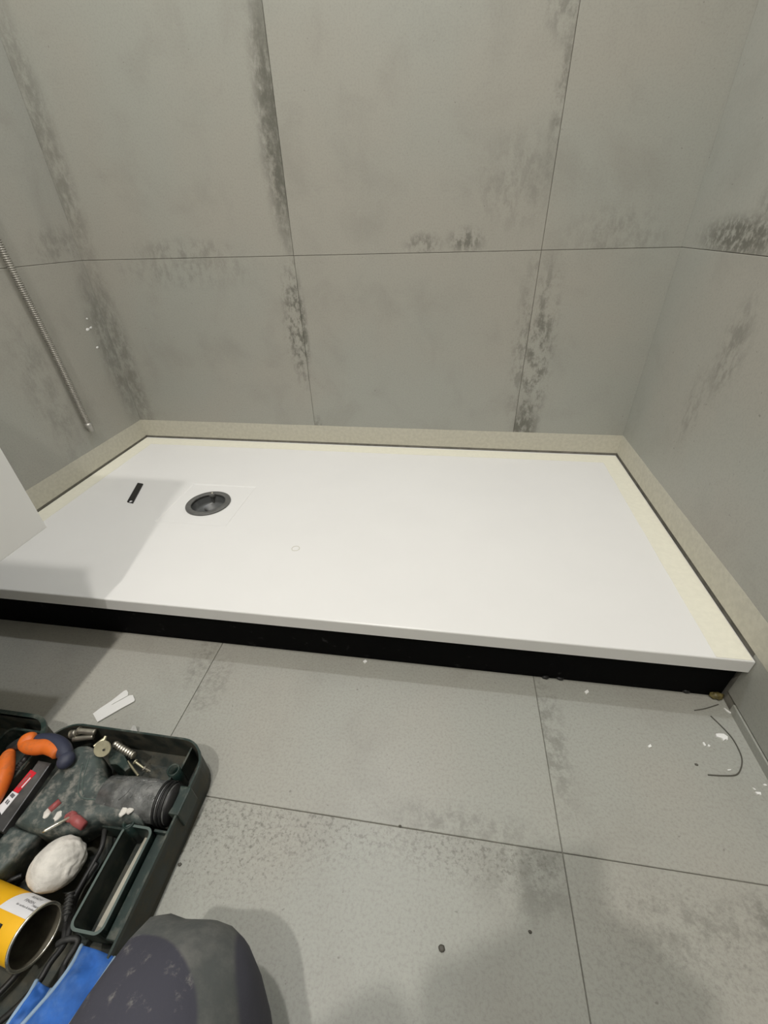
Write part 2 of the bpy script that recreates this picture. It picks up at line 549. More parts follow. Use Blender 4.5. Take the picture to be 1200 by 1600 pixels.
x0, x1, y0, y1 = -0.0012, W-0.0012, YF, 0.0012
sq = 0.088
rings = []
circ = []
for p in rect_ring(-1, 1, -1, 1, 0):
    a = math.atan2(p[1], p[0])
    circ.append(a)
rings.append([(DX+0.050*cos(a), DY+0.050*sin(a), ZB) for a in circ])
rings.append([(DX+0.050*cos(a), DY+0.050*sin(a), ZT-0.0022) for a in circ])
rings.append(rect_ring(DX-sq, DX+sq, DY-sq, DY+sq, ZT-0.0018))
rings.append(rect_ring(DX-sq-0.003, DX+sq+0.003, DY-sq-0.003, DY+sq+0.003, ZT-0.0001))
rings.append(rect_ring(DX-sq-0.02, DX+sq+0.02, DY-sq-0.02, DY+sq+0.02, ZT))
e = 0.0025
rings.append(rect_ring(x0+e, x1-e, y0+e, y1-e, ZT))
rings.append(rect_ring(x0+e*0.3, x1-e*0.3, y0+e*0.3, y1-e*0.3, ZT-e*0.3))
rings.append(rect_ring(x0, x1, y0, y1, ZT-e))
rings.append(rect_ring(x0, x1, y0, y1, ZB+0.001))
rings.append(rect_ring(x0+0.001, x1-0.001, y0+0.001, y1-0.001, ZB))
bm = bmesh.new()
vr = [[bm.verts.new(p) for p in r] for r in rings]
vr.append(vr[0])
for A, B in zip(vr[:-1], vr[1:]):
    for k in range(64):
        bm.faces.new((A[k], A[(k+1) % 64], B[(k+1) % 64], B[k]))
obj('tray_slab', bm, 'tray', tray)
yb_ = YF + 0.013
bm = bm_box((0.0, yb_, 0.0), (1.490, yb_+0.05, ZB))
base = obj('base', bm, 'black_base', tray)
tag(base, 'black rough support under the tray')
obj('base', bm_box((0.0, yb_+0.05, 0.0), (0.05, 0.0, ZB)), 'black_base', tray)
obj('base', bm_box((1.44, yb_+0.05, 0.0), (1.490, 0.0, ZB)), 'black_base', tray)
obj('base', bm_box((0.05, -0.05, 0.0), (1.44, 0.0, ZB)), 'black_base', tray)
# sealant blobs at the foot of the black base, right end
random.seed(3)


def bm_blob(c, r, sub=2, amp=0.25, sc=(1, 1, 1), seed=0, freq=1.6):
    b = bmesh.new()
    bmesh.ops.create_icosphere(b, subdivisions=sub, radius=1.0)
    for v in b.verts:
        n = mnoise.noise(v.co*freq + Vector((seed*3.1, seed*1.7, seed))) * amp
        v.co = Vector((v.co.x*sc[0], v.co.y*sc[1], v.co.z*sc[2])) * (1+n) * r + Vector(c)
    return b


p = px(1126, 1090, 0.0)
obj('sealant_bead', bm_blob((1.482, yb_-0.004, 0.006), 0.0085, 3, 0.6, (1.2, 0.7, 0.7), 2, 2.6), 'glue', tray, True)
for (qx, qy) in ((852, 1060), (875, 1062), (1073, 1082)):
    q = px(qx, qy, 0.002)
    obj('sealant_drop', bm_blob((q.x, q.y+0.002, 0.003), 0.0055, 2, 0.4, (1.2, 0.7, 0.7), qx), 'black_pl', tray, True)

rg = px(462, 857, ZT)
obj('ring_mark', bm_lathe([(0.0082+0.0006*cos(k*pi/3), 0.0006*sin(k*pi/3)) for k in range(6)], rg, seg=32, closed=True), 'tape', tray, True)
# drain fitting set in the tray
dr = thing('shower_drain', (DX, DY, ZB), 'round dark grey drain without cover in the white shower tray', 'drain')
obj('flange', bm_lathe([(0.0415, -0.004), (0.0415, 0.0012), (0.043, 0.0022), (0.0535, 0.0022), (0.055, 0.001), (0.055, -0.0016), (0.050, -0.0016), (0.0495, -0.004)],
                       (DX, DY, ZT), seg=64, closed=True), 'steel_dark', dr, True)
obj('cup', bm_lathe([(0.0425, -0.003), (0.0405, -0.020), (0.038, -0.026), (0.030, -0.026), (0.028, -0.034), (0.012, -0.036), (0.010, -0.030), (0.004, -0.030), (0.003, -0.034), (0.0, -0.034)],
                    (DX, DY, ZT), seg=48), 'drain_cup', dr, True)
u = Vector((-0.25, 1, 0)).normalized()
tabc = Vector((DX, DY, ZT)) + u*0.042
tab = obj('tab', bm_lathe([(0.0, 0.002), (0.008, 0.002), (0.0085, 0.0), (0.0085, -0.004), (0.0, -0.004)], tabc, seg=24), 'steel_dark', dr)
obj('screw', bm_lathe([(0.0, 0.0045), (0.0025, 0.004), (0.003, 0.002)], tabc + u*0.003, seg=16), 'metal', tab, True)
obj('tab', bm_box(tuple(tabc - Vector((0.003, 0.004, 0.024))), tuple(tabc + Vector((0.003, -0.001, 0.0))), 0.0008), 'steel_dark', dr)
for k in range(3):
    a = k*2*pi/3 + 0.5
    d = Vector((cos(a), sin(a), 0))
    c0 = Vector((DX, DY, ZT-0.029))
    obj('spoke', bm_tube([c0 + d*0.008, c0 + d*0.031], 0.0022, 6), 'steel_dark', dr)

# black perforated strip lying on the tray
q = [px(*c, ZT) for c in ((199, 785), (208, 787), (224, 757), (215.5, 755.5))]
bm = bm_prism([(p.x, p.y) for p in q], ZT, ZT+0.003, 0.0006)
strip = thing('black_strip', tuple(px(212, 771, ZT)), 'short flat black plastic strip lying on the shower tray', 'plastic strip')
obj('strip', bm, 'black_pl', strip)
hc = px(204.5, 783.5, ZT+0.003)
obj('white_hole_disc', bm_lathe([(0.0, 0.0006), (0.0032, 0.0006), (0.0036, -0.0004)], hc, seg=16), 'white_label', strip)  # white disc added where an opening shows the tray below


# ------------------------------------------------------------------ masking tape
def tape(name, pts, mat, label, nrm, thick=0.0004):
    """thin strip of tape; pts = 4 corners; subdivided with slightly ragged long edges"""
    a, b, c, d = [Vector(p) for p in pts]      # a-b one long edge, d-c the other
    n = 40
    bm = bmesh.new()
    nv = Vector(nrm).normalized()*thick
    rows_ = []
    for i in range(n+1):
        s = i/n
        p, q = a.lerp(b, s), d.lerp(c, s)
        w = (q-p).normalized()
        q = q + w*mnoise.noise(Vector((i*0.35, thick*1e4, a.x*9+a.y*7)))*0.0010
        rows_.append([bm.verts.new(p), bm.verts.new(q), bm.verts.new(q+nv), bm.verts.new(p+nv)])
    for i in range(n):
        A, B = rows_[i], rows_[i+1]
        for k in range(4):
            bm.faces.new((A[k], A[(k+1) % 4], B[(k+1) % 4], B[k]))
    bm.faces.new(rows_[0])
    bm.faces.new(rows_[-1][::-1])
    return tag(obj(name, bm, mat), label, 'tape')


TW = 0.052
tz0 = TB + 0.001
zs = 0.1735
tape('masking_tape', [(0.0, 0, tz0), (W, 0, tz0), (W, 0, zs), (0.0, 0, zs)], 'tape', 'beige masking tape along the foot of the long back wall', (0, -1, 0))
tape('masking_tape', [(0, -0.46, tz0), (0, 0, tz0), (0, 0, zs), (0, -0.46, zs)], 'tape', 'beige masking tape along the foot of the wall with the hose', (1, 0, 0))
tape('masking_tape', [(W, 0, tz0), (W, -0.76, tz0), (W, -0.76, zs+0.001), (W, 0, zs+0.001)], 'tape', 'beige masking tape along the foot of the wall facing the hose', (-1, 0, 0))
zt_ = ZT
tape('masking_tape', [(0.003, -0.006, zt_), (1.4905, -0.006, zt_), (1.4905, -0.050, zt_), (0.003, -0.050, zt_)], 'tape_tray', 'cream masking tape on the tray edge along the back wall', (0, 0, 1))
tape('masking_tape', [(0.002, -0.60, zt_), (0.002, -0.006, zt_), (0.047, -0.006, zt_), (0.047, -0.60, zt_)], 'tape_tray', 'cream masking tape on the tray edge below the hose', (0, 0, 1), 0.0005)
tape('masking_tape', [(1.4905, -0.006, zt_), (1.4905, YF+0.002, zt_), (1.438, YF+0.002, zt_), (1.446, -0.006, zt_)], 'tape_tray', 'cream masking tape on the tray end facing the drain', (0, 0, 1), 0.0005)

# ------------------------------------------------------------------ hanging hose on the left wall
hs = thing('shower_hose', (0.012, -0.22, 0.22), 'grey ribbed flexible hose hanging down the tiled wall', 'hose')
top = pxx(0, 383, 0.011)
bot = pxx(138, 663, 0.011)
pts = []
rad = []
N = 520
ext = top + (top-bot)*1.15
mid1 = top.lerp(bot, 0.5) + Vector((0, 0.004, 0))
path = smooth_path([ext, top.lerp(ext, 0.3), top, mid1, bot], 130)
for i, p in enumerate(path):
    pts.append(p)
L = sum((pts[i+1]-pts[i]).length for i in range(len(pts)-1))
# resample evenly and corrugate
step = 0.0011
out = [pts[0]]
acc = 0.0
for i in range(len(pts)-1):
    a, b = pts[i], pts[i+1]
    d = (b-a).length
    while acc + d >= step:
        s = (step-acc)/d
        a = a.lerp(b, s)
        out.append(a.copy())
        d = (b-a).length
        acc = 0.0
    acc += d
rad = [0.0066 + 0.0010*(1 if (i//2) % 2 else -1) for i in range(len(out))]
obj('hose', bm_tube(out, rad, 10), 'hose', hs, True)
dn = (bot - mid1).normalized()
obj('end_fitting', bm_lathe([(0.0, -0.004), (0.0085, -0.004), (0.0088, 0.010), (0.0078, 0.011), (0.0078, 0.020), (0.0055, 0.021), (0.005, 0.014), (0.0, 0.014)], bot, dn, 24), 'hose_end', hs, True)

# ------------------------------------------------------------------ wall-hung cabinet at the left wall
CX, CY0, CZ = 0.400, -0.752, 0.312
cab = thing('bathroom_cabinet', (0.2, -1.05, CZ), 'white wall-hung bathroom cabinet beside the shower tray', 'cabinet')
obj('body', bm_box((0.0, CY0-0.60, CZ), (CX-0.019, CY0-0.001, 0.80), 0.001), 'white_lac', cab)
d = obj('drawer_front', bm_box((CX-0.018, CY0-0.60, CZ), (CX, CY0, 0.54), 0.0015, 2), 'white_lac', cab)
obj('drawer_front', bm_box((CX-0.018, CY0-0.60, 0.5435), (CX, CY0, 0.80), 0.0015, 2), 'white_lac', cab)
obj('washbasin_top', bm_box((0.0, CY0-0.605, 0.80), (CX+0.004, CY0+0.003, 0.85), 0.006, 3), 'white_lac', cab)

# ------------------------------------------------------------------ tool case
FZ = 0.008                    # inner floor of the case
RZ = 0.060                    # rim
CL, CR, CF, CN = 0.432, 0.684, -0.914, -1.290
case = thing('tool_case', (0.56, -1.10, 0.0), 'open dusty dark green plastic tool case on the floor tiles', 'tool case')
outl = rrect(CL, CR, CN, CF, [0.02, 0.03, 0.042, 0.042], 8)
inn = rrect(CL+0.0022, CR-0.002, CN+0.0022, CF-0.002, [0.018, 0.028, 0.040, 0.040], 8)
obj('bottom', bm_prism(outl, 0.0, FZ), 'case_out', case)
obj('side_wall', bm_ring_wall(outl, inn, FZ-0.001, RZ), 'case_out', case, False)
outr = rrect(CL, CR+0.0008, CN-0.0008, CF+0.0008, [0.02, 0.03, 0.0425, 0.0425], 8)
inr = rrect(CL+0.002, CR-0.0018, CN+0.002, CF-0.0018, [0.018, 0.028, 0.0402, 0.0402], 8)
obj('rim', bm_ring_wall(outr, inr, RZ-0.006, RZ+0.001), 'case', case)
# latch recess block on the long side and flange step
q0, q1 = px(296, 1230, RZ), px(271, 1274, RZ)
obj('latch_block', bm_box((CR-0.018, q1.y, 0.028), (CR+0.0035, q0.y, RZ+0.003), 0.002, 2), 'case', case)
# hollow corner post
pc = px(272, 1205, 0.05)
obj('corner_post', bm_lathe([(0.0085, 0.0), (0.0085, 0.047), (0.0065, 0.047), (0.0065, 0.0)], (pc.x, pc.y, FZ), seg=24, closed=True), 'case', case, True)
obj('rib', bm_box((pc.x+0.004, pc.y+0.006, FZ), (pc.x+0.0065, CF-0.004, 0.045)), 'case', case)
obj('rib', bm_box((pc.x-0.0015, pc.y-0.030, FZ), (pc.x+0.0015, pc.y-0.008, 0.052)), 'case', case)
# long bin with its own rim and post
bq = [px(*c, 0.052) for c in ((203, 1286), (243, 1298), (150, 1468), (104, 1446))]
bx0 = (bq[0].x + bq[3].x)/2
bx1 = (bq[1].x + bq[2].x)/2
by1 = (bq[0].y + bq[1].y)/2
by0 = (bq[2].y + bq[3].y)/2
bo = rrect(bx0, bx1, by0, by1, 0.009, 5)
bi = rrect(bx0+0.0022, bx1-0.0022, by0+0.0022, by1-0.0022, 0.007, 5)
binp = obj('bin', bm_ring_wall(bo, bi, FZ, 0.053), 'case', case)
obj('bin_lip', bm_ring_wall(rrect(bx0-0.0006, bx1+0.0006, by0-0.0006, by1+0.0006, 0.0092, 5), bi, 0.0515, 0.0535), 'seam', binp)
obj('bin_post', bm_lathe([(0.0075, 0.0), (0.0075, 0.0485), (0.0050, 0.0485), (0.0050, 0.0)], (bx0+0.004, by1+0.001, FZ), seg=24, closed=True), 'case', binp, True)
obj('divider', bm_box((bx1+0.0005, by0, FZ), (CR-0.004, by1, 0.040), 0.001), 'case', case)
obj('divider', bm_box((bx0-0.045, by1-0.004, FZ), (bx0+0.001, by1-0.0015, 0.042)), 'case', case)
obj('divider', bm_box((bx1, by1-0.002, FZ), (CR-0.003, by1+0.0005, 0.050)), 'case', case)
# moulded holder beside the tool head
hq = [px(*c, 0.05) for c in ((176, 1160), (168, 1185), (172, 1194), (182, 1194), (195, 1205), (203, 1199), (194, 1178))]
obj('holder', bm_prism([(p.x, p.y) for p in hq], FZ, 0.050, 0.0015), 'case', case)
# opened lid half lying flat on the other side of the hinge
LL, LR = 0.170, 0.424
lid = obj('lid', bm_prism(rrect(LL, LR, CN, CF+0.004, [0.03, 0.02, 0.04, 0.04], 8), 0.0, 0.006), 'case_out', case)
lo_ = rrect(LL, LR, CN, CF+0.004, [0.03, 0.02, 0.04, 0.04], 8)
li_ = rrect(LL+0.004, LR-0.004, CN+0.004, CF, [0.026, 0.016, 0.036, 0.036], 8)
obj('lid_wall', bm_ring_wall(lo_, li_, 0.005, 0.058), 'case_out', lid)
obj('lid_rim', bm_ring_wall(rrect(LL-0.002, LR+0.002, CN-0.002, CF+0.006, [0.031, 0.021, 0.041, 0.041], 8), li_, 0.053, 0.059), 'case', lid)
for k, hy in enumerate((-1.00, -1.20)):
    obj('hinge', bm_tube([(0.428, hy-0.018, 0.050), (0.428, hy+0.018, 0.050)], 0.0055, 12), 'case', case, True)
# moulded pockets in the lid half
obj('lid_pocket', bm_ring_wall(rrect(0.345, 0.416, -0.985, -0.925, 0.012, 5), rrect(0.348, 0.413, -0.982, -0.928, 0.010, 5), 0.005, 0.044), 'case', lid)
obj('lid_post', bm_lathe([(0.010, 0.0), (0.010, 0.044), (0.0075, 0.044), (0.0075, 0.0)], (0.372, -0.992, 0.006), seg=24, closed=True), 'case', lid, True)

# ------------------------------------------------------------------ power drill
DZ = 0.066
C1 = lambda x, y: (x/3.2, 1100 + y/3.2)       # crop coordinates of the tool-case close-up to photo pixels
dout = [(55, 590), (120, 508), (200, 412), (265, 332), (320, 262), (345, 222), (385, 198), (430, 193), (470, 210), (500, 255), (506, 310),
        (512, 348), (540, 364), (640, 364), (700, 368), (700, 585), (640, 572), (560, 574), (480, 570), (430, 590), (380, 620), (300, 642), (210, 642), (130, 625)]
dp = [px(*C1(*c), DZ) for c in dout]
drill = thing('power_drill', (dp[0].x+0.06, dp[0].y, FZ), 'dust-covered green power tool with a film-wrapped handle in the case', 'power drill')
obj('housing', bm_prism([(p.x, p.y) for p in dp], 0.022, DZ, 0.012, 4), 'drill', drill, True)
ha, hb = px(*C1(640, 468), 0.050), px(*C1(868, 500), 0.050)
hv = (hb-ha).normalized()
hr = 0.0255
obj('handle', bm_tube([ha - hv*0.03, ha, ha.lerp(hb, 0.35), ha.lerp(hb, 0.75), hb], [hr*0.9, hr*0.98, hr*1.0, hr*0.97, hr*0.93], 28), 'drill_wrap', drill, True)
ringp = ha.lerp(hb, 0.80)
for s in (0.80, 0.88, 0.95):
    c = ha.lerp(hb, s)
    obj('grip_ring', bm_lathe([(hr*0.9, -0.0015), (hr*1.03, -0.0015), (hr*1.03, 0.0015), (hr*0.9, 0.0015)], c, hv, 32, closed=True), 'black_pl', drill, True)
obj('end_cap', bm_lathe([(hr*0.93, 0.0), (hr*0.9, 0.004), (hr*0.6, 0.007), (0.0, 0.008)], hb, hv, 28), 'black_pl', drill, True)
cc = hb + Vector((0.001, 0.004, 0.016))
obj('red_collar', bm_blob(cc, 0.006, 2, 0.1, (0.6, 1.4, 0.7)), 'plug', drill, True)
for cs in (((600, 478), (640, 452), (665, 425), (700, 392), (745, 378)), ((650, 440), (690, 405), (725, 372)), ((660, 470), (700, 430), (735, 400), (790, 385)), ((735, 440), (745, 425), (760, 415))):
    fp = []
    for c in cs:
        q = px(*C1(*c), 0.070)
        # drop the fold onto the round handle
        k = ha + hv*((q-ha).dot(hv))
        off = (CAM-q).normalized()
        d_ = q - k
        d_ = (d_ - hv*d_.dot(hv))
        fp.append(k + d_.normalized()*(hr*1.0))
    obj('film_fold', bm_tube(smooth_path(fp, 6), 0.0007, 6), 'drill_wrap', drill, True)
sp = [px(*C1(*c), DZ+0.001) for c in ((412, 300), (400, 360), (390, 430), (402, 462), (440, 474), (520, 476), (600, 476))]
obj('seam_ridge', bm_tube(smooth_path([(p.x, p.y, DZ+0.0002) for p in sp], 6), 0.0009, 6), 'seam', drill, True)
sp = [px(*C1(*c), DZ+0.001) for c in ((445, 268), (428, 320), (410, 400), (415, 452))]
obj('seam_ridge', bm_tube(smooth_path([(p.x, p.y, DZ+0.0002) for p in sp], 6), 0.0008, 6), 'seam', drill, True)
bt = [px(*C1(*c), 0.055) for c in ((45, 602), (185, 648), (95, 745), (-30, 865), (-140, 840))]
obj('battery_pack', bm_prism([(p.x, p.y) for p in bt], 0.012, 0.055, 0.006, 3), 'drill', drill, True)
c = px(84, 1260, DZ)
obj('red_button', bm_tube([px(78, 1266, DZ), px(94, 1252, DZ)], [0.0042, 0.0042], 12), 'plug', drill, True)
for (qx, qy, w) in ((74, 1270, 0.0055), (90, 1275, 0.0055), (205, 1262, 0.006), (193, 1267, 0.005)):
    q = px(qx, qy, DZ)
    if qx > 150:
        q = px(qx, qy, 0.068)
    obj('plaster_smear', bm_blob((q.x, q.y, q.z-0.0005), w, 2, 0.5, (0.9, 1.3, 0.22), qx), 'plaster', drill, True)

# screw with red wall plug lying on the tool
a, b = px(*C1(212, 640), 0.074), px(*C1(352, 566), 0.072)
sc_ = thing('wall_plug_screw', tuple(a), 'bright steel screw stuck in a dull red wall plug', 'screw')
obj('screw_shank', bm_tube([a, a.lerp(b, 0.1), b], [0.0013, 0.0019, 0.0019], 10), 'chrome', sc_, True)
b2 = px(*C1(350, 560), 0.073)
c2, e2 = px(*C1(330, 545), 0.070), px(*C1(420, 610), 0.067)
obj('plug_head', bm_blob(c2.lerp(e2, 0.28), 0.0066, 2, 0.25, (1.2, 1.0, 0.7), 4), 'plug', sc_, True)
obj('plug_body', bm_tube([c2.lerp(e2, 0.2), c2.lerp(e2, 0.6), e2], [0.0045, 0.0062, 0.0052], 12), 'plug', sc_, True)


# ------------------------------------------------------------------ pliers and blade pack in the hinge gap
def grip(name, path, r0, mat, parent, flat=1.0):
    P = smooth_path(path, 8)
    n = len(P)
    rs = []
    for i in range(n):
        s = i/(n-1)
        rs.append(r0*(0.72 + 0.35*sin(pi*min(1, max(0, s*0.9+0.1)))) * (0.55 if i in (0, n-1) else 1))
    return obj(name, bm_tube(P, rs, 14), mat, parent, True)


PZ = 0.078
pl = thing('pliers', tuple(px(70, 1165, 0.07)), 'pliers with orange and navy grips lying across the case hinge', 'pliers')
C5 = lambda x, y: (x/10.0, 1150 + y/10.0)
g1 = [px(*C5(*c), PZ) for c in ((370, 110), (450, 160), (590, 175), (730, 165), (840, 220), (900, 290))]
gp = grip('orange_grip', g1, 0.0098, 'orange', pl)
kn = px(*C5(430, 75), PZ+0.001)
obj('grip_guard', bm_blob(kn, 0.0115, 3, 0.12, (1.0, 1.1, 0.8), 1), 'orange', pl, True)
g2 = [px(*C5(*c), PZ-0.003) for c in ((560, 70), (760, 85), (920, 150), (1010, 250), (1040, 380))]
grip('navy_grip', g2, 0.0108, 'navy', pl)
obj('grip_end', bm_blob(px(*C5(1035, 375), PZ-0.003), 0.0108, 3, 0.05, (1.0, 1.1, 0.9), 2), 'navy', pl, True)
pv = px(*C5(330, 120), PZ-0.006)
jw = px(*C5(120, 190), 0.066)
obj('jaws', bm_tube([px(*C5(560, 70), PZ-0.004), px(*C5(420, 120), PZ-0.005), pv, pv.lerp(jw, 0.5), jw], [0.004, 0.006, 0.009, 0.007, 0.003], 10), 'darkmetal', pl, True)

hd = thing('screwdriver', tuple(px(6, 1215, 0.06)), 'tool with a plain orange handle beside the labelled blade pack', 'hand tool')
g3 = [px(*C5(*c), 0.070) for c in ((130, 300), (95, 420), (60, 560), (20, 700), (-60, 900), (-120, 1050))]
obj('handle', bm_tube(smooth_path(g3, 6), [0.0085 + 0.0035*sin(i/30*pi) for i in range(31)], 16), 'orange', hd, True)
obj('handle_end', bm_blob(g3[0], 0.0085, 3, 0.05, (1, 1, 0.9)), 'orange', hd, True)
obj('shaft', bm_tube([g3[-1], g3[-1] + (g3[-1]-g3[-2])*1.2], 0.003, 8), 'darkmetal', hd, True)

bp_ = thing('saw_blade_pack', tuple(px(35, 1250, 0.05)), 'slim grey blade pack with a red and white label', 'blade pack')
bz = 0.062
bq = [px(*C5(*c), bz) for c in ((-140, 1420), (600, 380), (800, 420), (40, 1500))]
lowv = Vector((0, 0, 0))
body = obj('sleeve', bm_prism([(p.x, p.y) for p in bq], 0.050, bz, 0.001), 'grey_card', bp_)


def flat(name, cs, z, mat, parent, th=0.0004):
    qs = [px(*c, z) for c in cs]
    return obj(name, bm_prism([(p.x, p.y) for p in qs], z-th, z), mat, parent)


flat('red_label', [C5(205, 855), (43.5+4.5, 1150+52.5), C5(570, 575), C5(275, 900)], bz+0.0005, 'red', bp_)
flat('white_label', [C5(-30, 1110), C5(195, 860), C5(290, 900), C5(20, 1230)], bz+0.0005, 'white_label', bp_)
flat('print', [C5(150, 930), C5(195, 885), C5(240, 925), C5(190, 975)], bz+0.0008, 'grey_label', bp_)
flat('print', [C5(75, 1040), C5(120, 985), C5(135, 995), C5(90, 1055)], bz+0.0008, 'grey_label', bp_)
flat('print', [C5(95, 1060), C5(140, 1005), C5(155, 1015), C5(110, 1075)], bz+0.0008, 'grey_label', bp_)
flat('print', [C5(330, 800), C5(470, 645), C5(482, 656), C5(342, 812)], bz+0.0008, 'white_label', bp_)
flat('print', [C5(265, 790), C5(440, 600), C5(470, 580), C5(490, 600), C5(285, 815)], bz+0.0008, 'plug', bp_)
# dark drill bits beside the pack
for k, (c0, c1, r, lb) in enumerate((((100, 800), (440, 400), 0.0030, 'long dark drill bit lying against the grey blade pack'),
                                     ((170, 640), (430, 310), 0.0042, 'thick dark drill bit under the orange pliers grip'))):
    bt_ = thing('drill_bit', tuple(px(*C5(*c0), 0.05)), lb, 'drill bit')
    A, B = px(*C5(*c0), 0.058), px(*C5(*c1), 0.058)
    n = 60
    obj('flute', bm_tube([A.lerp(B, i/n) for i in range(int(n*0.7))], [r*(1+0.14*sin(i*0.9)) for i in range(int(n*0.7))], 10), 'darkmetal', bt_, True)
    obj('shank', bm_tube([A.lerp(B, 0.68), B], r*0.9, 10), 'metal' if k == 0 else 'darkmetal', bt_, True)

# ------------------------------------------------------------------ loose fixings along the far side of the case
C8 = lambda x, y: (100 + x/7.5, 1120 + y/7.5)


def rod(name, label, cat, c0, c1, z0, z1, r, mat, thread=False, head=None, group=None, seg=10):
    A, B = px(*C8(*c0), z0), px(*C8(*c1), z1)
    t = thing(name, tuple(A), label, cat, group)
    n = 36
    rs = [r*(1+(0.16 if (i//2) % 2 else -0.06)) for i in range(n+1)] if thread else [r]*(n+1)
    obj('shank', bm_tube([A.lerp(B, i/n) for i in range(n+1)], rs, seg), mat, t, True)
    if head:
        ax = (A-B).normalized()
        obj('head', bm_lathe([(0.0, head[1]), (head[0]*0.8, head[1]), (head[0], head[1]*0.5), (head[0], 0.0), (0, 0)], A, ax, 12), mat, t)
    return t


rod('anchor_bolt', 'stubby steel anchor bolt in the far corner of the case', 'bolt', (185, 165), (365, 180), 0.058, 0.058, 0.0042, 'metal', head=(0.006, 0.003))
rod('anchor_bolt', 'longer beige steel bolt under the stubby bolt', 'bolt', (110, 262), (345, 232), 0.050, 0.052, 0.0040, 'metal')
rod('hex_nut_bolt', 'small steel bolt head beside the beige bolt', 'bolt', (95, 205), (140, 190), 0.054, 0.056, 0.0055, 'metal', head=(0.0065, 0.002))
rod('masonry_plug', 'ribbed grey wall plug leaning on the moulded holder', 'wall plug', (590, 320), (825, 455), 0.052, 0.050, 0.0046, 'metal', thread=True)
rod('small_screw', 'thin bright screw standing by the moulded holder', 'screw', (712, 490), (718, 650), 0.048, 0.040, 0.0011, 'chrome')
rod('small_screw', 'long dull brass screw pointing at the tool handle', 'screw', (745, 520), (870, 690), 0.046, 0.046, 0.0015, 'brass')
rod('small_screw', 'short dull brass screw beside the long brass screw', 'screw', (840, 530), (985, 640), 0.046, 0.040, 0.0017, 'brass', head=(0.0035, 0.002))
rod('small_screw', 'dark screw with a bright head beside the corner post', 'screw', (945, 605), (1010, 640), 0.044, 0.038, 0.0022, 'metal', head=(0.004, 0.002))
# folded pipe clip
pcx = thing('pipe_clip', tuple(px(*C8(450, 370), 0.05)), 'round metal clip with a black disc for its opening on the tool head', 'clip')
q = px(*C8(450, 375), 0.070)
ax = (CAM-q).normalized()*0.6 + Vector((0.1, -0.5, 0.3))
obj('disc', bm_lathe([(0.0, 0.001), (0.0105, 0.001), (0.0112, 0.0), (0.0105, -0.001), (0.0, -0.001)], q, ax, 28), 'brass', pcx)
axn = ax.normalized()
obj('shade_disc', bm_lathe([(0.0, 0.0016), (0.0014, 0.0016), (0.0016, 0.001)], q + Vector((0.003, -0.001, 0)), ax, 12), 'black_pl', pcx)  # flat black disc laid on as the shade inside the clip's opening
w0, w1, w2 = px(*C8(350, 345), 0.072), px(*C8(475, 262), 0.072), px(*C8(490, 225), 0.074)
obj('strap', bm_tube([w0, w0.lerp(w1, 0.5), w1, w2], [0.0016, 0.0026, 0.003, 0.0018], 8), 'brass', pcx)

# ------------------------------------------------------------------ plaster lump, can, pale band, cloths, cables
q = px(*C1(300, 805), 0.045)
lump = thing('plaster_lump', (q.x, q.y, 0.02), 'egg-shaped white lump of dried plaster in the case', 'plaster lump')
b = bmesh.new()
bmesh.ops.create_icosphere(b, subdivisions=5, radius=1.0)
dirv = (px(*C1(180, 860), 0.045) - px(*C1(430, 740), 0.045))
rot = math.atan2(dirv.y, dirv.x)
for v in b.verts:
    c = v.co.copy()
    n = mnoise.noise(c*1.1 + Vector((5, 2, 1)))*0.06 + mnoise.noise(c*3.5)*0.018 + mnoise.noise(c*9)*0.010
    if c.x < -0.35:
        n += -0.10*(-c.x-0.35) + mnoise.noise(c*4+Vector((3, 3, 3)))*0.05
    c = Vector((c.x*0.0315, c.y*0.0265, c.z*0.024))*(1+n)
    c.rotate(Matrix.Rotation(rot, 3, 'Z'))
    v.co = c + Vector((q.x, q.y, 0.050))
obj('lump', b, 'plaster', lump, True)

# can
CRAD = 0.0275
cc = px(57, 1463, 0.052)
fa = px(-60, 1408, 0.052)
cax = (cc-fa)
cax.z = 0.012
cax.normalize()
can = thing('paint_can', (cc.x-0.05, cc.y, 0.03), 'open yellow metal can with a white label lying on its side', 'can')
CLN = 0.150
base_ = cc - cax*CLN
obj('can_body', bm_lathe([(CRAD*0.98, 0.0), (CRAD, 0.002), (CRAD, CLN-0.004), (CRAD*0.985, CLN-0.003), (CRAD*0.975, CLN-0.004), (CRAD*0.975, 0.003)], base_, cax, 64, closed=True), 'yellow', can, True)
obj('can_bottom', bm_lathe([(0.0, 0.004), (CRAD*0.98, 0.004)], base_, cax, 48), 'can_in', can)
obj('can_lining', bm_lathe([(CRAD*0.972, CLN-0.002), (CRAD*0.970, 0.005), (0.0, 0.005)], base_, cax, 48), 'can_in', can, True)
# rolled silver rim
rm = bmesh.new()
prof = [(CRAD*1.0+0.0016*cos(a), CLN-0.0015+0.0016*sin(a)) for a in [k*pi/4 for k in range(8)]]
obj('can_rim', bm_lathe(prof, base_, cax, 64, rm, True), 'chrome', can, True)
# label wrapped on the can: angle measured from the side facing the lens
tocam = (CAM-cc)
tocam = (tocam - cax*tocam.dot(cax)).normalized()
sidev = tocam.cross(cax).normalized()          # + angle direction


def cyl(a, h, r):
    return base_ + cax*h + (tocam*cos(a) + sidev*sin(a))*r


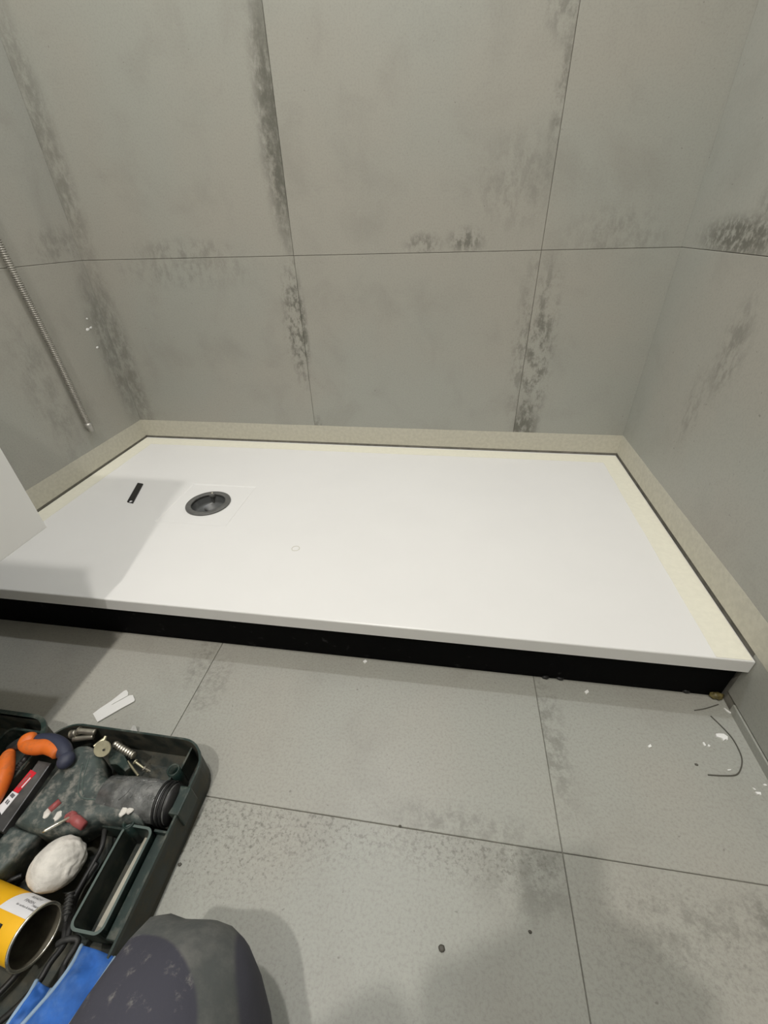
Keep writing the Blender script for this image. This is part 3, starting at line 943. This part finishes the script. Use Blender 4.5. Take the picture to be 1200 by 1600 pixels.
def wrap_patch(name, a0, a1, h0, h1, r, mat, parent, skew=0.0):
    b = bmesh.new()
    n = 16
    A, B = [], []
    for i in range(n+1):
        a = a0 + (a1-a0)*i/n
        A.append(b.verts.new(cyl(a, h0 + skew*i/n, r)))
        B.append(b.verts.new(cyl(a, h1, r)))
    for i in range(n):
        b.faces.new((A[i], A[i+1], B[i+1], B[i]))
    return obj(name, b, mat, parent, True)


def wrap_text(txt, a, h, size, r, mat, parent, along=1):
    cu = bpy.data.curves.new('txt', 'FONT')
    cu.body = txt
    cu.size = size
    to = bpy.data.objects.new('txt', cu)
    COL.objects.link(to)
    bpy.context.view_layer.update()
    me = bpy.data.meshes.new_from_object(to.evaluated_get(bpy.context.evaluated_depsgraph_get()))
    bpy.data.objects.remove(to, do_unlink=True)
    for v in me.vertices:
        # text runs along the axis towards the open end, up = round the can
        v.co = cyl(a + v.co.y/CRAD*along, h + v.co.x, r)
    o = bpy.data.objects.new('lettering', me)
    COL.objects.link(o)
    me.materials.append(M[mat])
    o.parent = parent
    o.matrix_parent_inverse = parent.matrix_world.inverted()
    return o


LAB0, LAB1 = 0.26, 1.40
lab = wrap_patch('white_label', LAB0, LAB1, CLN-0.046, CLN-0.0025, CRAD+0.0003, 'white_label', can, 0.010)
wrap_text('READY', 1.00, CLN-0.026, 0.0050, CRAD+0.0006, 'grey_label', lab)
wrap_text('FINISH', 0.74, CLN-0.027, 0.0050, CRAD+0.0006, 'grey_label', lab)
wrap_text('for surface & lumber', 0.53, CLN-0.030, 0.0032, CRAD+0.0006, 'grey_label', lab)
wrap_text('7466A', 0.66, CLN-0.012, 0.0034, CRAD+0.0006, 'grey_label', lab)
bl = wrap_patch('black_panel', -0.72, -0.08, CLN-0.060, CLN-0.0245, CRAD+0.0003, 'black_pl', can, 0.0)
wrap_patch('white_panel', -0.70, -0.11, CLN-0.060, CLN-0.0275, CRAD+0.0005, 'white_label', bl, 0.0)

# pale flat band along the floor of the long bin
sa, sb = px(232, 1308, 0.020), px(150, 1462, 0.020)
sd = (sb-sa).normalized()
sn = Vector((-sd.y, sd.x, 0))*0.0035
tag(obj('pale_band', bm_prism([tuple((p)[:2]) for p in (sa-sn, sb-sn, sb+sn, sa+sn)], 0.018, 0.022, 0.0006), 'band'), 'pale flat band lying in the long bin of the case', 'band')


# blue cloths
def sheet(name, left, right, label, zb, mat='blue', lift=0.0):
    """folded strip of cloth between two edge paths (photo pixels + height), with hems"""
    t = thing(name, tuple(px(left[0][0], left[0][1], zb)), label, 'cloth')
    Lp = smooth_path([px(x, y, z) for (x, y, z) in left], 8)
    Rp = smooth_path([px(x, y, z) for (x, y, z) in right], 8)
    b = bmesh.new()
    n, m = len(Lp), 14
    g, h = [], []
    for i in range(n):
        ra, rb = [], []
        for j in range(m+1):
            s = j/m
            p = Lp[i].lerp(Rp[i], s)
            w = mnoise.noise(Vector((i*0.16, s*2.3, zb*50)))*0.006*sin(pi*s) + 0.006*sin(pi*s)
            ra.append(b.verts.new(p + Vector((0, 0, w))))
            rb.append(b.verts.new(p + Vector((0, 0, w-0.0035))))
        g.append(ra)
        h.append(rb)
    for i in range(n-1):
        for j in range(m):
            b.faces.new((g[i][j], g[i][j+1], g[i+1][j+1], g[i+1][j]))
            b.faces.new((h[i][j], h[i+1][j], h[i+1][j+1], h[i][j+1]))
        b.faces.new((g[i][0], g[i+1][0], h[i+1][0], h[i][0]))
        b.faces.new((g[i][m], h[i][m], h[i+1][m], g[i+1][m]))
    for j in range(m):
        b.faces.new((g[0][j], h[0][j], h[0][j+1], g[0][j+1]))
        b.faces.new((g[n-1][j], g[n-1][j+1], h[n-1][j+1], h[n-1][j]))
    obj('fabric', b, mat, t, True)
    obj('hem', bm_tube([p + Vector((0, 0, 0.0004)) for p in Lp], 0.0022, 8), 'hem', t, True)
    obj('hem', bm_tube([p + Vector((0, 0, 0.0004)) for p in Rp], 0.0012, 8), 'hem', t, True)
    return t


sheet('blue_cloth', [(128, 1477, 0.050), (112, 1508, 0.058), (85, 1545, 0.064), (40, 1596, 0.066), (-10, 1650, 0.066)],
      [(180, 1495, 0.058), (160, 1525, 0.066), (135, 1562, 0.068), (108, 1602, 0.068), (70, 1660, 0.068)],
      'wide blue cloth with a pale hem at the near end of the case', 0.05)
sheet('blue_cloth', [(58, 1532, 0.045), (45, 1555, 0.050), (28, 1578, 0.052), (12, 1602, 0.052), (-20, 1650, 0.052)],
      [(80, 1545, 0.042), (70, 1560, 0.048), (52, 1582, 0.050), (32, 1606, 0.050), (0, 1655, 0.050)],
      'narrow blue cloth folded between the can and the wide blue cloth', 0.04)

# cables
random.seed(11)


def cable(label, pts, r=0.0032, grp=None):
    o = obj('cable', bm_tube(smooth_path([px(x, y, z) for (x, y, z) in pts], 10), r, 8), 'cable', None, True)
    return tag(o, label, 'cable', grp)


cable('black cable running between the plaster lump and the long bin', [(165, 1285, 0.030), (160, 1320, 0.034), (148, 1345, 0.030), (128, 1380, 0.028), (112, 1410, 0.030), (104, 1440, 0.026), (100, 1470, 0.03)])
cable('black cable looping under the open can and the blue cloths', [(152, 1348, 0.030), (120, 1400, 0.022), (105, 1465, 0.030), (78, 1505, 0.036), (60, 1535, 0.036), (30, 1570, 0.034), (-10, 1605, 0.03)])
cable('black cable curving past the end of the long bin', [(90, 1475, 0.032), (104, 1468, 0.036), (122, 1470, 0.034), (102, 1505, 0.030), (95, 1530, 0.034), (80, 1560, 0.03), (60, 1590, 0.026)])
cable('thin black cable beside the battery pack and the plaster lump', [(62, 1305, 0.030), (50, 1325, 0.034), (30, 1345, 0.032), (5, 1372, 0.03), (-20, 1395, 0.03)], 0.0024)
cable('black cable under the yellow can', [(34, 1368, 0.028), (20, 1374, 0.03), (-10, 1390, 0.028), (-30, 1420, 0.026)], 0.0028)
cable('black cable crossing the case floor under the can', [(40, 1505, 0.02), (15, 1535, 0.022), (-20, 1570, 0.022)], 0.0034)
sp = thing('spiral_bit', tuple(px(108, 1400, 0.03)), 'black spiral drill bit beside the long bin', 'drill bit')
A, B = px(110, 1396, 0.042), px(104, 1432, 0.042)
obj('flute', bm_tube([A.lerp(B, i/40) for i in range(41)], [0.0042*(1+0.25*sin(i*0.9)) for i in range(41)], 10), 'darkmetal', sp, True)
obj('tip', bm_lathe([(0.0035, 0.0), (0.001, 0.005), (0.0, 0.005)], B, (B-A), 10), 'darkmetal', sp)

# ------------------------------------------------------------------ paper, wrapper, flakes, fibres
C3 = lambda x, y: (140 + x/12.0, 1060 + y/12.0)
pp = thing('paper_strip', tuple(px(178, 1102, 0)), 'folded white paper strip lying on the floor tiles', 'paper')
cs = [(60, 660), (200, 555), (400, 425), (640, 235), (690, 215), (722, 260), (718, 320), (430, 480), (360, 545), (150, 820)]
flat('under_layer', [C3(*c) for c in cs], 0.0012, 'paper', pp, 0.0006)
cs = [(95, 640), (350, 540), (430, 490), (740, 320), (810, 310), (848, 395), (840, 425), (600, 555), (150, 815)]
qs = [px(*C3(*c), 0.003) for c in cs]
b = bm_prism([(p.x, p.y) for p in qs], 0.0012, 0.0032, 0.0)
obj('upper_layer', b, 'paper', pp)
q = [px(*C3(*c), 0.001) for c in ((735, 1030), (850, 930), (905, 955), (930, 1090), (780, 1100))]
b = bmesh.new()
vs_ = [b.verts.new((p.x, p.y, z)) for p, z in zip(q, (0.001, 0.010, 0.012, 0.001, 0.001))]
mid_ = b.verts.new(px(*C3(830, 1010), 0.005))
for i in range(5):
    b.faces.new((vs_[i], vs_[(i+1) % 5], mid_))
r_ = bmesh.ops.extrude_face_region(b, geom=b.faces[:])
for v in r_['geom']:
    if isinstance(v, bmesh.types.BMVert):
        v.co.z -= 0.0008
tag(obj('plastic_wrapper', b, 'film'), 'crumpled clear wrapper scrap behind the tool case', 'wrapper')

C6 = lambda x, y: (1060 + x/8.0, 1060 + y/8.0)


def flake(label, cs, z=0.0016, conv=C6):
    qs = [px(*conv(*c), 0.0005) for c in cs]
    return tag(obj('plaster_flake', bm_prism([(p.x, p.y) for p in qs], 0.0, z, 0.0002, 1), 'flake'), label, 'flake')


flake('largest ragged white flake by the bent fibre', [(460, 700), (500, 695), (560, 700), (610, 735), (612, 780), (585, 765), (560, 785), (540, 755), (470, 735)], 0.003)
flake('long thin white chip at the foot of the tiled wall', [(565, 370), (580, 375), (630, 410), (672, 438), (650, 438), (600, 410)])
flake('small white flake beside the largest flake', [(300, 800), (320, 800), (345, 840), (330, 848), (312, 830)])
flake('tiny white flake touching the small flake', [(365, 850), (372, 825), (400, 845), (385, 858)])
flake('pale chip inside the bend of the dark fibre', [(612, 1140), (655, 1138), (658, 1150), (620, 1156)])
flake('white flake lowest along the foot of the tiled wall', [(955, 1420), (1025, 1425), (1032, 1465), (1005, 1450), (985, 1455)], 0.002)
flake('narrow white chip above the lowest flake', [(925, 1365), (945, 1375), (970, 1395), (950, 1395)])
flake('white chip close against the skirting strip', [(1055, 1325), (1080, 1320), (1110, 1340), (1080, 1345)])
flake('white speck in front of the black tray base', [(913, 1081), (918, 1078), (920, 1082), (916, 1085)], 0.002, lambda x, y: (x, y))
flake('white speck in the middle of the floor tile', [(1012, 1166), (1016, 1163), (1018, 1167), (1014, 1169)], 0.002, lambda x, y: (x, y))
flake('white speck in front of the tray between two floor joints', [(567, 1034), (571, 1031), (574, 1034), (570, 1037)], 0.002, lambda x, y: (x, y))


def fibre(name, label, pts, r, cat):
    return tag(obj(name, bm_tube(smooth_path([px(*C6(x, y), 0.0012) for (x, y) in pts], 8), r, 6), 'fibre', None, True), label, cat)


fibre('bent_fibre', 'long dark bent fibre lying on the floor tile', [(405, 470), (520, 580), (660, 730), (750, 880), (795, 1010), (780, 1130), (720, 1205), (560, 1215), (370, 1205)], 0.0009, 'fibre')
fibre('straight_fibre', 'short straight dark fibre in front of the tray corner', [(200, 400), (340, 375), (500, 325)], 0.0008, 'fibre')


def pebble(label, x, y, r):
    p = px(x, y, 0.0)
    return tag(obj('dirt_crumb', bm_blob((p.x, p.y, r*0.35), r, 2, 0.4, (1.2, 0.9, 0.55), x), 'fibre', None, True), label, 'crumb')


pebble('brown crumb on the tile nearest the knee', 690, 1482, 0.0034)
pebble('dark crumb on the joint between floor tiles', 625, 1291, 0.0018)
pebble('black crumb on the tile with the worn corner', 828, 1456, 0.0018)
pebble('brown crumb beside the tool case', 281, 1351, 0.0022)
pebble('small dark crumb on the tile with the flakes', 1088, 1195, 0.0020)

# plaster splashes on the wall with the hose
for k, (x, y, sz, lb) in enumerate(((137, 515, 0.0055, 'larger white plaster splash on the wall behind the hose'), (142, 512, 0.004, 'small white plaster splash touching the larger splash'),
                                    (136, 498, 0.003, 'tiny white plaster splash above the larger splash'), (152, 543, 0.004, 'thin white plaster splash below the larger splash'))):
    p = pxx(x, y, 0.0)
    tag(obj('plaster_splash', bm_blob((p.x, p.y, p.z), sz, 2, 0.5, (0.25, 1.2, 0.7), k), 'flake', None, True), lb, 'splash')

# ------------------------------------------------------------------ kneeling photographer
def body_mat():
    t = NT('work_clothes')
    pos = t.n('ShaderNodeNewGeometry').outputs['Position']
    k = t.noise(pos, 30, 8, 0.65)
    gry = t.mix(t.ramp(k, 0.4, 0.7), (0.085, 0.092, 0.090), (0.145, 0.145, 0.138))
    nav = (0.052, 0.052, 0.070)
    sp = t.noise(pos, 55, 6, 0.7)
    nav = t.mix(t.math('MULTIPLY', t.ramp(sp, 0.55, 0.70), 0.6), nav, (0.28, 0.27, 0.25))
    vm = t.n('ShaderNodeVectorMath', operation='SUBTRACT')
    t.l(pos, vm.inputs[0])
    vm.inputs[1].default_value = KNEE_C
    vd = t.n('ShaderNodeVectorMath', operation='DIVIDE')
    t.l(vm.outputs[0], vd.inputs[0])
    vd.inputs[1].default_value = KNEE_R
    ln = t.n('ShaderNodeVectorMath', operation='LENGTH')
    t.l(vd.outputs[0], ln.inputs[0])
    f = t.ramp(ln.outputs['Value'], 1.02, 0.98)
    sx = t.n('ShaderNodeSeparateXYZ')
    t.l(pos, sx.inputs[0])
    sd_ = t.math('ADD', sx.outputs[0], t.math('MULTIPLY', sx.outputs[1], 0.6))
    sd_ = t.math('MULTIPLY', t.ramp(sd_, 0.162, 0.167), t.ramp(sx.outputs[0], 0.96, 0.94))
    t.l(t.mix(sd_, t.mix(f, gry, nav), (0.052, 0.052, 0.070)), t.b.inputs['Base Color'])
    t.b.inputs['Roughness'].default_value = 0.85
    t.bump(k, 0.3, 0.004)
    return t.m


KNEE_C = (0.765, -1.205, 0.15)
KNEE_R = (0.084, 0.076, 0.30)
person = thing('person', (0.97, -1.62, 0.0), 'kneeling person in grey work trousers with a navy knee patch', 'person')
J = {
    'pelvis': ((0.97, -1.66, 0.27), (0.15, 0.12)), 'waist': ((0.97, -1.68, 0.46), (0.15, 0.11)), 'chest': ((0.97, -1.63, 0.70), (0.16, 0.11)),
    'neck0': ((0.97, -1.59, 0.83), (0.075, 0.07)), 'neck': ((0.97, -1.57, 0.90), (0.055, 0.058)), 'jaw': ((0.97, -1.535, 0.955), (0.062, 0.072)),
    'head': ((0.97, -1.535, 1.02), (0.076, 0.092)), 'crown': ((0.97, -1.545, 1.085), (0.060, 0.072)),
    'hipL': ((0.885, -1.62, 0.25), (0.10, 0.10)), 'thL': ((0.835, -1.42, 0.175), (0.088, 0.088)), 'kneeL': ((0.796, -1.215, 0.125), (0.108, 0.112)), 'capL': ((0.788, -1.088, 0.105), (0.098, 0.095)),
    'shL': ((0.80, -1.40, 0.075), (0.062, 0.062)), 'anL': ((0.80, -1.60, 0.060), (0.045, 0.045)), 'toeL': ((0.79, -1.73, 0.045), (0.043, 0.040)),
    'hipR': ((1.055, -1.62, 0.25), (0.10, 0.10)), 'thR': ((1.11, -1.45, 0.175), (0.088, 0.088)), 'kneeR': ((1.15, -1.29, 0.095), (0.080, 0.085)),
    'shR': ((1.14, -1.45, 0.072), (0.062, 0.062)), 'anR': ((1.13, -1.64, 0.060), (0.045, 0.045)), 'toeR': ((1.14, -1.77, 0.045), (0.043, 0.040)),
    'shoL': ((0.805, -1.61, 0.79), (0.068, 0.068)), 'elL': ((0.745, -1.43, 0.60), (0.047, 0.047)), 'wrL': ((0.905, -1.285, 0.625), (0.029, 0.029)),
    'shoR': ((1.135, -1.61, 0.79), (0.068, 0.068)), 'elR': ((1.20, -1.43, 0.60), (0.047, 0.047)), 'wrR': ((1.105, -1.285, 0.625), (0.029, 0.029)),
}
E_ = [('pelvis', 'waist'), ('waist', 'chest'), ('chest', 'neck0'), ('neck0', 'neck'), ('neck', 'jaw'), ('jaw', 'head'), ('head', 'crown'),
      ('pelvis', 'hipL'), ('hipL', 'thL'), ('thL', 'kneeL'), ('kneeL', 'capL'), ('kneeL', 'shL'), ('shL', 'anL'), ('anL', 'toeL'),
      ('pelvis', 'hipR'), ('hipR', 'thR'), ('thR', 'kneeR'), ('kneeR', 'shR'), ('shR', 'anR'), ('anR', 'toeR'),
      ('chest', 'shoL'), ('shoL', 'elL'), ('elL', 'wrL'), ('chest', 'shoR'), ('shoR', 'elR'), ('elR', 'wrR')]


def skin_mesh(name, joints, edges, root, levels=2):
    ks = list(joints)
    me = bpy.data.meshes.new(name)
    me.from_pydata([joints[k][0] for k in ks], [(ks.index(a), ks.index(b)) for a, b in edges], [])
    o = bpy.data.objects.new(name, me)
    COL.objects.link(o)
    o.modifiers.new('s', 'SKIN').use_smooth_shade = True
    sv = me.skin_vertices[0].data
    for i, k in enumerate(ks):
        r = joints[k][1]
        sv[i].radius = r if isinstance(r, tuple) else (r, r)
        sv[i].use_root = (k == root)
    sb = o.modifiers.new('d', 'SUBSURF')
    sb.levels = levels
    sb.render_levels = levels
    bpy.context.view_layer.update()
    m2 = bpy.data.meshes.new_from_object(o.evaluated_get(bpy.context.evaluated_depsgraph_get()))
    bpy.data.objects.remove(o, do_unlink=True)
    return m2


def link_mesh(name, me, parent):
    for p in me.polygons:
        p.use_smooth = True
    o = bpy.data.objects.new(name, me)
    COL.objects.link(o)
    o.parent = parent
    o.matrix_parent_inverse = parent.matrix_world.inverted()
    return o


bme = skin_mesh('body', J, E_, 'pelvis', 3)
zmin = min(v.co.z for v in bme.vertices)
for v in bme.vertices:
    if v.co.z < 0.004:
        v.co.z = 0.004 - (0.004 - v.co.z)*0.05
    # folds in the cloth of the legs
    if v.co.z < 0.40:
        k = mnoise.noise(v.co*Vector((18, 18, 18)) if False else Vector((v.co.x*16, v.co.y*16, v.co.z*16)))
        v.co += v.normal*(k*0.006)
FOLD = px(240, 1425, 0.13)
for v in bme.vertices:
    d2 = ((v.co.x-FOLD.x)/0.022)**2 + ((v.co.y-FOLD.y)/0.05)**2 + ((v.co.z-FOLD.z)/0.08)**2
    v.co += Vector((-0.1, 1.0, 0.25))*(0.016*math.exp(-d2))
body_o = link_mesh('body', bme, person)
bme.materials.clear()
for m in (body_mat(), M['shirt'], M['skin'], M['boot']):
    bme.materials.append(m)
for p in bme.polygons:
    c = p.center
    if c.z > 0.875 and c.y > -1.70:
        p.material_index = 2
    elif c.z > 0.36:
        p.material_index = 1
    elif c.y < -1.585 and c.z < 0.115:
        p.material_index = 3
    else:
        p.material_index = 0
# head details
hc_ = Vector((0.97, -1.535, 1.02))
b = bmesh.new()
bmesh.ops.create_uvsphere(b, u_segments=28, v_segments=16, radius=1.0)
dele = [v for v in b.verts if (v.co.z < -0.25 or (v.co.y > 0.35 and v.co.z < 0.45))]
for v in b.verts:
    v.co = Vector((v.co.x*0.083, v.co.y*0.098, v.co.z*0.085)) + hc_ + Vector((0, -0.012, 0.028))
bmesh.ops.delete(b, geom=dele, context='VERTS')
obj('hair', b, 'hair', body_o, True)
for s in (-1, 1):
    obj('eye', bm_blob(hc_ + Vector((s*0.030, 0.078, -0.003)), 0.011, 2, 0, (1.2, 0.6, 0.7)), 'white_label', body_o, True)
    obj('ear', bm_blob(hc_ + Vector((s*0.078, -0.005, -0.012)), 0.022, 2, 0.1, (0.35, 0.7, 1.2)), 'skin', body_o, True)
obj('nose', bm_blob(hc_ + Vector((0, 0.088, -0.024)), 0.014, 2, 0.05, (0.75, 1.0, 1.5)), 'skin', body_o, True)
obj('mouth', bm_blob(hc_ + Vector((0, 0.072, -0.058)), 0.018, 2, 0.05, (1.2, 0.5, 0.35)), 'plug', body_o, True)

# phone held just behind the lens, hands at its sides
PH = CAM - FWD*0.012 - UPV*0.055 + RGT*0.020
b = bm_box((-0.037, -0.075, -0.004), (0.037, 0.075, 0.004), 0.003, 2)
phone = obj('smartphone', b, 'phone')
phone.matrix_world = Matrix.Translation(PH) @ M3.to_4x4()
tag(phone, 'dark smartphone held up by the kneeling person', 'phone')
for s, wn in ((-1, 'wrL'), (1, 'wrR')):
    wr = Vector(J[wn][0])
    side = PH + RGT*(s*0.050) - FWD*0.030 - UPV*0.01
    palm = side - FWD*0.018 + RGT*(s*0.012)
    HJ = {'wrist': (tuple(wr), 0.026), 'heel': (tuple(wr.lerp(palm, 0.5)), (0.032, 0.022)), 'palm': (tuple(palm), (0.036, 0.018))}
    HE = [('wrist', 'heel'), ('heel', 'palm')]
    for k in range(4):
        off = UPV*(0.028 - 0.019*k)
        kn_ = side + off + RGT*(s*0.004) + FWD*0.004
        ti = PH + RGT*(s*(0.024 + 0.004*(k % 2))) - FWD*0.014 + off*0.95
        HJ['k%d' % k] = (tuple(kn_), 0.0095)
        HJ['m%d' % k] = (tuple(kn_.lerp(ti, 0.55) - FWD*0.003), 0.0088)
        HJ['t%d' % k] = (tuple(ti), 0.0075)
        HE += [('palm', 'k%d' % k), ('k%d' % k, 'm%d' % k), ('m%d' % k, 't%d' % k)]
    th1 = palm - UPV*0.035 - RGT*(s*0.012)
    th2 = PH + RGT*(s*0.018) - FWD*0.020 - UPV*0.035
    HJ['th1'] = (tuple(th1), 0.012)
    HJ['th2'] = (tuple(th2), 0.009)
    HE += [('heel', 'th1'), ('th1', 'th2')]
    hm = skin_mesh('hand', HJ, HE, 'wrist', 2)
    ho = link_mesh('hand', hm, person)
    hm.materials.clear()
    hm.materials.append(M['skin'])
